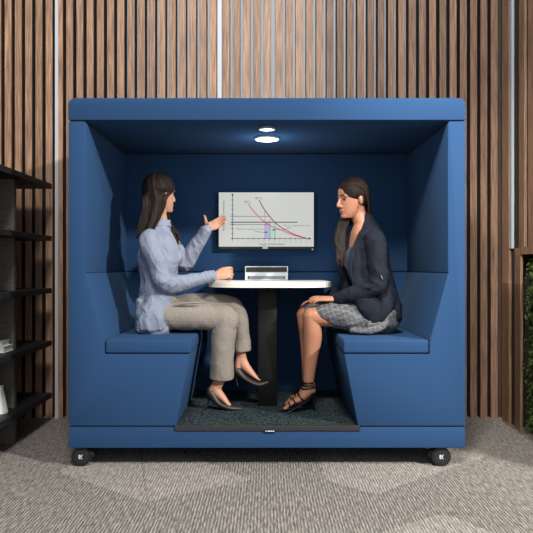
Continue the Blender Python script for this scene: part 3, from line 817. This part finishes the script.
# ================= woman on the right bench
wb = thing('person', 'seated woman in a navy blazer and grey plaid skirt with hand on knee', 'person', (.7, .45, .222))
yb_ = math.radians(180+16)
fb = V((math.cos(yb_), math.sin(yb_), 0)); sb = V((-math.sin(yb_), math.cos(yb_), 0))     # sb points to her left = camera side
HB = Matrix.Translation(P(353.0, 200, .46)) @ Matrix.Rotation(math.radians(180+26), 4, 'Z') @ Matrix.Rotation(math.radians(5), 4, 'Y') @ Matrix.Scale(1.06, 4)
pel = P(379, 314, .46); wai = P(374, 288, .46); che = P(366, 258, .455); sho = P(363, 238, .46); nkb = P(363, 226, .465)
shN = P(375, 242, .31); elN = P(377, 286, .27); wrN = P(333.5, 299, .35)
shF = P(356, 240, .60); elF = P(352, 284, .64); wrF = P(322, 300, .56)
hipN = P(378, 316, .38); knN = P(311, 317, .37); anN = P(308.5, 382, .40)
hipF = P(376, 315, .53); knF = P(305, 315.5, .50); anF = P(307.5, 381, .56)
bm = bmesh.new()
head(bm, HB)
tube(bm, [nkb-V((0, 0, .06)), nkb+V((0, 0, 0)), HB @ V((-.028, 0, -.085)), HB @ V((-.02, 0, -.04))], [.066, .053, .050, .054], n=20)
tube(bm, [pel-V((0, 0, .03)), wai, che+fb*.012, sho+fb*.018, nkb+V((-.012, 0, -.010))], [(.14, .095), (.105, .08), (.11, .088), (.085, .062), (.056, .050)], side=sb, n=24)
for S, E, W in ((shN, elN, wrN), (shF, elF, wrF)):
    tube(bm, [S, E, W], [.036, .030, .022], n=14)
for Hh, K, A, q in ((hipN, knN, anN, 0), (hipF, knF, anF, .0)):
    tube(bm, [Hh, (Hh+K)/2+V((0, 0, .004)), K+V((.012, 0, .004))], [.082, .074, .057], n=20)
    tube(bm, [K+V((0, 0, .010)), K+V((.006, 0, -.05)), K*.68+A*.32+V((.016, 0, 0)), K*.35+A*.65+V((.008, 0, 0)), A], [(.055, .054), (.050, .052), (.050, .056), (.037, .042), (.029, .032)], side=(0, 1, 0), n=20)
def sandal_foot(A, dy):
    sh_ = V((.016 if dy else 0, dy, 0))
    tube(bm, [A, A+V((.004, 0, -.035)), A+V((-.042, 0, -.095)), P(291, 403, .40)+sh_, P(284, 409.0, .395)+sh_], [(.029, .032), (.029, .038), (.032, .026), (.040, .016), (.036, .008)], side=(0, 1, 0), n=18)
    tube(bm, [A, A+V((.022, 0, -.055))], [.028, .024], n=14)
    for k in range(5):
        c = P(285.5, 407.5, .395) + V((sh_.x-.004+.004*abs(k-1), dy+(-.028+.014*k), -.0005*k)); ell(bm, c, (.016-.001*k, .0075 if k else .009, .0075), u=12, v=8)
sandal_foot(anN, 0); sandal_foot(anF, .16)
# hands resting on the knee
hand(bm, wrN, (-1, .0, .03), (.0, .28, -1), (-.1, .8, .5), [(.04, .25, .28), (.08, .28, .3), (.10, .30, .3), (.12, .3, .3)], [(.035, .030, .012), (.062, .038, .020), (.085, .036, .028)], .95, r=.0088)
hand(bm, wrF, (-1, .0, -.12), (.0, -.2, -1), (.0, -1, .2), [(.1, .3, .3)]*4, [(.035, .030, .012), (.06, .036, .018), (.08, .034, .02)], .9)
def pickb(c): return 0
fuse('body', bm, .0032, [M['skin_b'], M['lip']], wb, 4)
face_bits(wb, HB, M['hair_b'], None)
bm = bmesh.new(); ell(bm, (-.002, .082, -.034), (.006, .005, .006), HB, u=12, v=8); obj('earring', bm, M['hub'], wb, True)
# slate top
bm = bmesh.new()
tube(bm, [wai+fb*.03, che+fb*.03+V((0, 0, -.05)), che+fb*.040+V((0, 0, -.005)), che+fb*.032+V((0, 0, .05)), che+fb*.030+V((0, 0, .085))], [(.10, .085), (.115, .092), (.118, .096), (.10, .078), (.06, .052)], side=sb, n=24)
ell(bm, che+fb*.092+sb*.05+V((0, 0, -.01)), (.05, .05, .05)); ell(bm, che+fb*.092-sb*.05+V((0, 0, -.01)), (.05, .05, .05))
fuse('top', bm, .0045, M['cami'], wb, 4)
# blazer
bm = bmesh.new()
tube(bm, [P(387, 317, .47), P(384.5, 308, .47), P(379, 290, .465), P(374, 272, .465), P(370.5, 255, .465), P(369, 243, .465), P(367.5, 232, .468), P(366.5, 224, .47), P(366, 218, .47)],
     [(.178, .070), (.180, .082), (.158, .090), (.150, .094), (.166, .098), (.170, .088), (.125, .070), (.072, .054), (.050, .038)], side=sb, n=28, sub=6)
tube(bm, [shN+V((-.01, .05, .012)), shN, (shN+elN)/2+V((.008, -.006, 0)), elN+V((.0, 0, 0)), elN*.5+wrN*.5+V((0, -.004, -.004)), wrN+V((.022, 0, 0))], [.058, .064, .058, .055, .046, .036], n=20)
tube(bm, [shF+V((0, -.05, .01)), shF, (shF+elF)/2, elF, elF*.45+wrF*.55, wrF+V((.03, 0, .01))], [.058, .062, .058, .052, .044, .035], n=20)
# front panels of the open blazer and skirted hem
tube(bm, [P(367, 230, .375), P(364, 244, .34), P(362, 258, .325), P(361.5, 272, .32), P(363, 288, .31), P(368, 305, .285), P(376, 320, .285)], [(.02, .014), (.046, .020), (.056, .022), (.056, .022), (.06, .035), (.062, .03), (.035, .02)], side=(1, 0, 0), n=16)
tube(bm, [P(352, 240, .56), P(345.5, 252, .54), P(343.5, 270, .54), P(346, 288, .54), P(356, 300, .54)], [(.02, .012), (.026, .018), (.024, .02), (.035, .03), (.04, .03)], side=(1, 0, 0), n=16)
tube(bm, [P(388, 292, .35), P(384, 306, .305), P(379, 319, .285)], [(.055, .05), (.062, .04), (.036, .02)], side=(1, 0, 0), n=16)
for k in range(4):
    c = elN + V((.02-.02*k, -.038, .03-.010*k)); tube(bm, [c+V((-.03, .012, -.02)), c+V((0, -.012, 0)), c+V((.03, .008, .03))], [.004, .009, .004], n=8)
fuse('blazer', bm, .0048, M['navy'], wb, 5, crease=.008, cs=(10, 9, 9), seed=5)
bm = bmesh.new()   # lapel
tube(bm, [P(367.5, 221, .43), P(362, 232, .395), P(357, 243, .352), P(352, 256, .318), P(350.5, 270, .305), P(353.5, 284, .30)], [(.015, .010), (.018, .012), (.018, .009), (.016, .009), (.010, .008), (.005, .005)], side=(1, 0, 0), n=14)
tube(bm, [P(368, 220, .44), P(371, 224, .48), P(369, 222, .52), P(362, 224, .56)], [.012, .013, .013, .010], n=12)
fuse('lapel', bm, .003, M['navy'], wb, 3)
bm = bmesh.new(); tube(bm, [P(381.2, 276, .208), P(382.5, 279, .21)], [.0035, .0035], n=10); obj('sleeve_zip', bm, M['chrome'], wb, True)
# skirt
bm = bmesh.new()
tube(bm, [P(381, 322, .45), P(380, 312, .45), P(378, 300, .45)], [(.165, .10), (.17, .115), (.14, .10)], side=sb, n=24)
tube(bm, [hipN+V((.03, 0, -.008)), P(366, 317.5, .375), P(348, 316, .372), P(333, 313.8, .37), P(322, 313.0, .37)], [(.098, .092), (.096, .094), (.088, .090), (.078, .076), (.070, .058)], side=(0, 1, 0), n=26)
tube(bm, [hipF+V((.02, 0, 0)), hipF*.5+knF*.5+V((0, 0, .004)), P(318, 313, .50), P(309, 311.5, .50)], [(.090, .088), (.085, .082), (.070, .060), (.063, .050)], side=(0, 1, 0), n=24)
tube(bm, [P(362, 314, .44), P(340, 311, .44), P(322, 310, .44)], [(.10, .05), (.10, .05), (.08, .035)], side=(0, 1, 0), n=20)
# drape on the bench behind the near thigh
tube(bm, [P(352, 331, .31), P(366, 331.5, .30), P(378, 328, .31), P(389, 321, .34)], [(.03, .016), (.045, .022), (.05, .028), (.04, .035)], side=(0, 1, 0), n=16)
for a, b_ in (((377, 326), (362, 334)), ((382, 322), (368, 326)), ((372, 318), (366, 330))):
    tube(bm, [P(*a, .285), P((a[0]+b_[0])/2, (a[1]+b_[1])/2, .272), P(*b_, .28)], [.004, .008, .004], n=8)
fuse('skirt', bm, .0045, M['plaid'], wb, 5, crease=.004, cs=(9, 9, 14), seed=2)
# strappy sandals
def sandal(A, dy):
    off = V((.016 if dy else 0, dy, 0))
    bm = bmesh.new()
    hl = A + V((.022, 0, -.066))
    tube(bm, [hl, A+V((-.004, 0, -.105)), P(293, 408.5, .40)+off, P(286, 411.2, .395)+off, P(281, 411.2, .395)+off], [(.027, .005), (.028, .005), (.040, .005), (.040, .005), (.02, .004)], side=(0, 1, 0), n=16)
    tip = V((hl.x+.016, hl.y, zf+.001))
    tube(bm, [hl+V((0, 0, -.002)), hl+V((.012, 0, -.03)), tip], [(.016, .016), (.009, .009), (.005, .005)], side=(0, 1, 0), n=12)
    tube(bm, [hl+V((.006, 0, -.006)), hl+V((.010, 0, .03)), A+V((.028, 0, -.005))], [(.024, .006), (.022, .005), (.012, .004)], side=(0, 1, 0), n=12)
    so = fuse('sandal', bm, .0028, M['sandalblack'], wb, 1)
    for c, tilt, a, b_ in ((A+V((0, 0, -.002)), 0, .034, .037), (A+V((.001, 0, -.018)), .1, .034, .039), (A+V((.001, 0, -.034)), .2, .034, .044),
                        (A+V((-.046, 0, -.092)), -.85, .038, .029), (P(294.5, 400.5, .40)+off, -.95, .043, .023), (P(290, 404.5, .397)+off, -1.05, .045, .017)):
        b2 = bmesh.new(); ring(b2, c, (0, 1, 0), (math.cos(tilt), 0, math.sin(tilt)), a, b_, .0032)
        obj('strap', b2, M['sandalblack'], so, True)
sandal(anN, 0); sandal(anF, .16)
# hair: parted, tucked behind the ear, long lock in front of the far shoulder
bm = bmesh.new()
ell(bm, (-.008, 0, .049), (.0955, .0855, .083), HB, u=40, v=28); ell(bm, (-.026, 0, .026), (.084, .077, .086), HB, u=40, v=28)
for i in range(44):
    u = i/43
    d0 = V((.78-1.1*u, .10-.06*u, .72+.25*u if u < .5 else .97-.2*(u-.5)))
    d1 = V((-.22-.70*u, 1.0-.62*u, .02-.10*u))
    x1 = -.045-.045*u; y1 = .074-.05*u
    jr = random.uniform(-.004, .004)
    tail = [(x1-.008, y1+jr, -.03), (x1-.012, y1*.9+jr, -.07), (x1-.008, y1*.72+jr, -.11), (x1+.004, y1*.45+jr, -.15)]
    lock(bm, HB, d0, d1, tail, random.uniform(.007, .0095), .005, 1.02+random.uniform(0, .025))
for i in range(34):
    u = i/33
    d0 = V((.78-1.1*u, .04, .72+.25*u if u < .5 else .97-.2*(u-.5)))
    d1 = V((.52-1.35*u, -1.0+.35*u*u, .0))
    x1 = .03-.10*u; y1 = -.082+.03*u
    tail = [(x1, y1, -.045), (x1-.005, y1-.002, -.10), (x1, y1+.01, -.14)]
    lock(bm, HB, d0, d1, tail, random.uniform(.008, .010), .006, 1.02)
for i in range(26):                                                     # nape
    u = -1+2*i/25; j = random.uniform(-.005, .005)
    d0 = V((-.30, .12*u, 1)); d1 = V((-1, .95*u, -.25)); yb = .062*u
    tail = [(-.096+.028*u*u, yb, -.03), (-.096+.025*u*u+j, yb*.95, -.075), (-.085+.02*u*u+j, yb*.85, -.115), (-.070+j, yb*.7, -.150)]
    lock(bm, HB, d0, d1, tail, random.uniform(.008, .010), .005, 1.02+random.uniform(0, .02))
for i in range(22):                                                     # swept from the forehead back over the ear
    u = i/21
    d0 = V((.93-.16*u, .10+.06*u, .40+.45*u)); d1 = V((-.35-.3*u, .95, .18+.1*u))
    lock(bm, HB, d0, d1, [(-.058, .070-.01*u, -.03), (-.066, .060, -.07)], .0050, .004, 1.01+random.uniform(0, .015))
for i in range(30):                                                     # long sweep across the side, above the ear
    u = i/29
    d0 = V((.93-.75*u, .12-.04*u, .38+.62*u)); d1 = V((-.70-.2*u, .66-.25*u, -.02+.22*u))
    lock(bm, HB, d0, d1, [(-.078-.012*u, .050-.015*u, -.03), (-.080, .045-.015*u, -.075)], .0072, .005, 1.035+random.uniform(0, .012))
tips = []
for i in range(34):
    a = random.uniform(-1, 1); b_ = random.uniform(-.025, .025)
    wv_ = random.uniform(-1, 1)
    L_ = random.uniform(-10, 6)
    pts = [HB @ V((.0+.02*a, -.078, -.03)), P(345+a*4, 219, .49+b_), P(341+a*4.5, 230, .42+b_), P(340+a*5+wv_, 242, .38+b_*.6), P(341+a*4.5-wv_, 252+L_*.4, .365+b_*.5), P(340+a*4+wv_, 262+L_, .36+b_*.4)]
    tube(bm, pts, [.009, .009, .0088, .008, .0065, .0025], n=8, sub=3)
zt = P(0, 248, .38).z; xt = P(356, 0, .4).x
fuse('hair', bm, .0026, [M['hair_b'], M['hairtip']], wb, 8, .5, pick=lambda c: 1 if (c.z < zt-.015+.02*math.sin(c.x*300) and c.x < xt) else 0)

# ------------------------------------------------------------------ light
w_ = bpy.data.worlds.new('World'); sc.world = w_; w_.use_nodes = True
bg = w_.node_tree.nodes['Background']; bg.inputs[0].default_value = (.84, .92, 1.0, 1); bg.inputs[1].default_value = .58
def area(name, loc, target, size, energy, color=(1, 1, 1)):
    l = bpy.data.lights.new(name, 'AREA'); l.shape = 'SQUARE'; l.size = size; l.energy = energy; l.color = color
    o = bpy.data.objects.new(name, l); COL.objects.link(o); o.location = loc
    o.rotation_euler = (V(target)-V(loc)).to_track_quat('-Z', 'Y').to_euler()
    return o
area('key_light', (4.6, -3.85, 3.9), (-.5, .5, 1.2), .30, 620, (1, .97, .92))
area('front_fill', (0, -6.2, 1.9), (0, 1, 1.4), 2.6, 38, (1, .98, .96))  # soft fill added behind the camera to lift the gaps between the slats
area('high_fill', (0, -4.6, 6.0), (0, .8, 1.2), 1.0, 330, (1, .97, .93))  # added fill, set high to reach the slat gaps while the roof shades the booth
l = bpy.data.lights.new('right_wall_fill', 'SPOT'); l.energy = 420; l.spot_size = math.radians(58); l.spot_blend = 1; l.shadow_soft_size = .15; l.color = (1, .95, .88)  # spot added only to brighten the dim right wall and the floor beside it
o = bpy.data.objects.new('right_wall_fill', l); COL.objects.link(o); o.location = (.3, -1.9, 3.1)
o.rotation_euler = (V((1.74, .75, .75))-o.location).to_track_quat('-Z', 'Y').to_euler()
l = bpy.data.lights.new('booth_downlight', 'SPOT'); l.energy = 9; l.spot_size = math.radians(120); l.spot_blend = .8; l.shadow_soft_size = .06; l.color = (1, .97, .92)
o = bpy.data.objects.new('booth_downlight', l); COL.objects.link(o); o.location = (0, .52, 1.90)
l = bpy.data.lights.new('booth_ceiling_fill', 'POINT'); l.energy = 2.8; l.shadow_soft_size = .05; l.color = (.86, .93, 1)  # extra point lamp added below the lens to brighten the booth ceiling
o = bpy.data.objects.new('booth_ceiling_fill', l); COL.objects.link(o); o.location = (0, .52, 1.80)

cam = bpy.data.cameras.new('Camera'); co = bpy.data.objects.new('Camera', cam); COL.objects.link(co)
co.location = (0, CY, CZ); co.rotation_euler = (math.radians(90), 0, 0)
cam.sensor_width = 36; cam.lens = FPX/533*36
cam.shift_x = -.5/533; cam.shift_y = -(-.5)/533
sc.camera = co
sc.view_settings.view_transform = 'Standard'; sc.view_settings.look = 'None'
sc.view_settings.gamma = 1; sc.view_settings.exposure = 0; sc.view_settings.use_curve_mapping = False
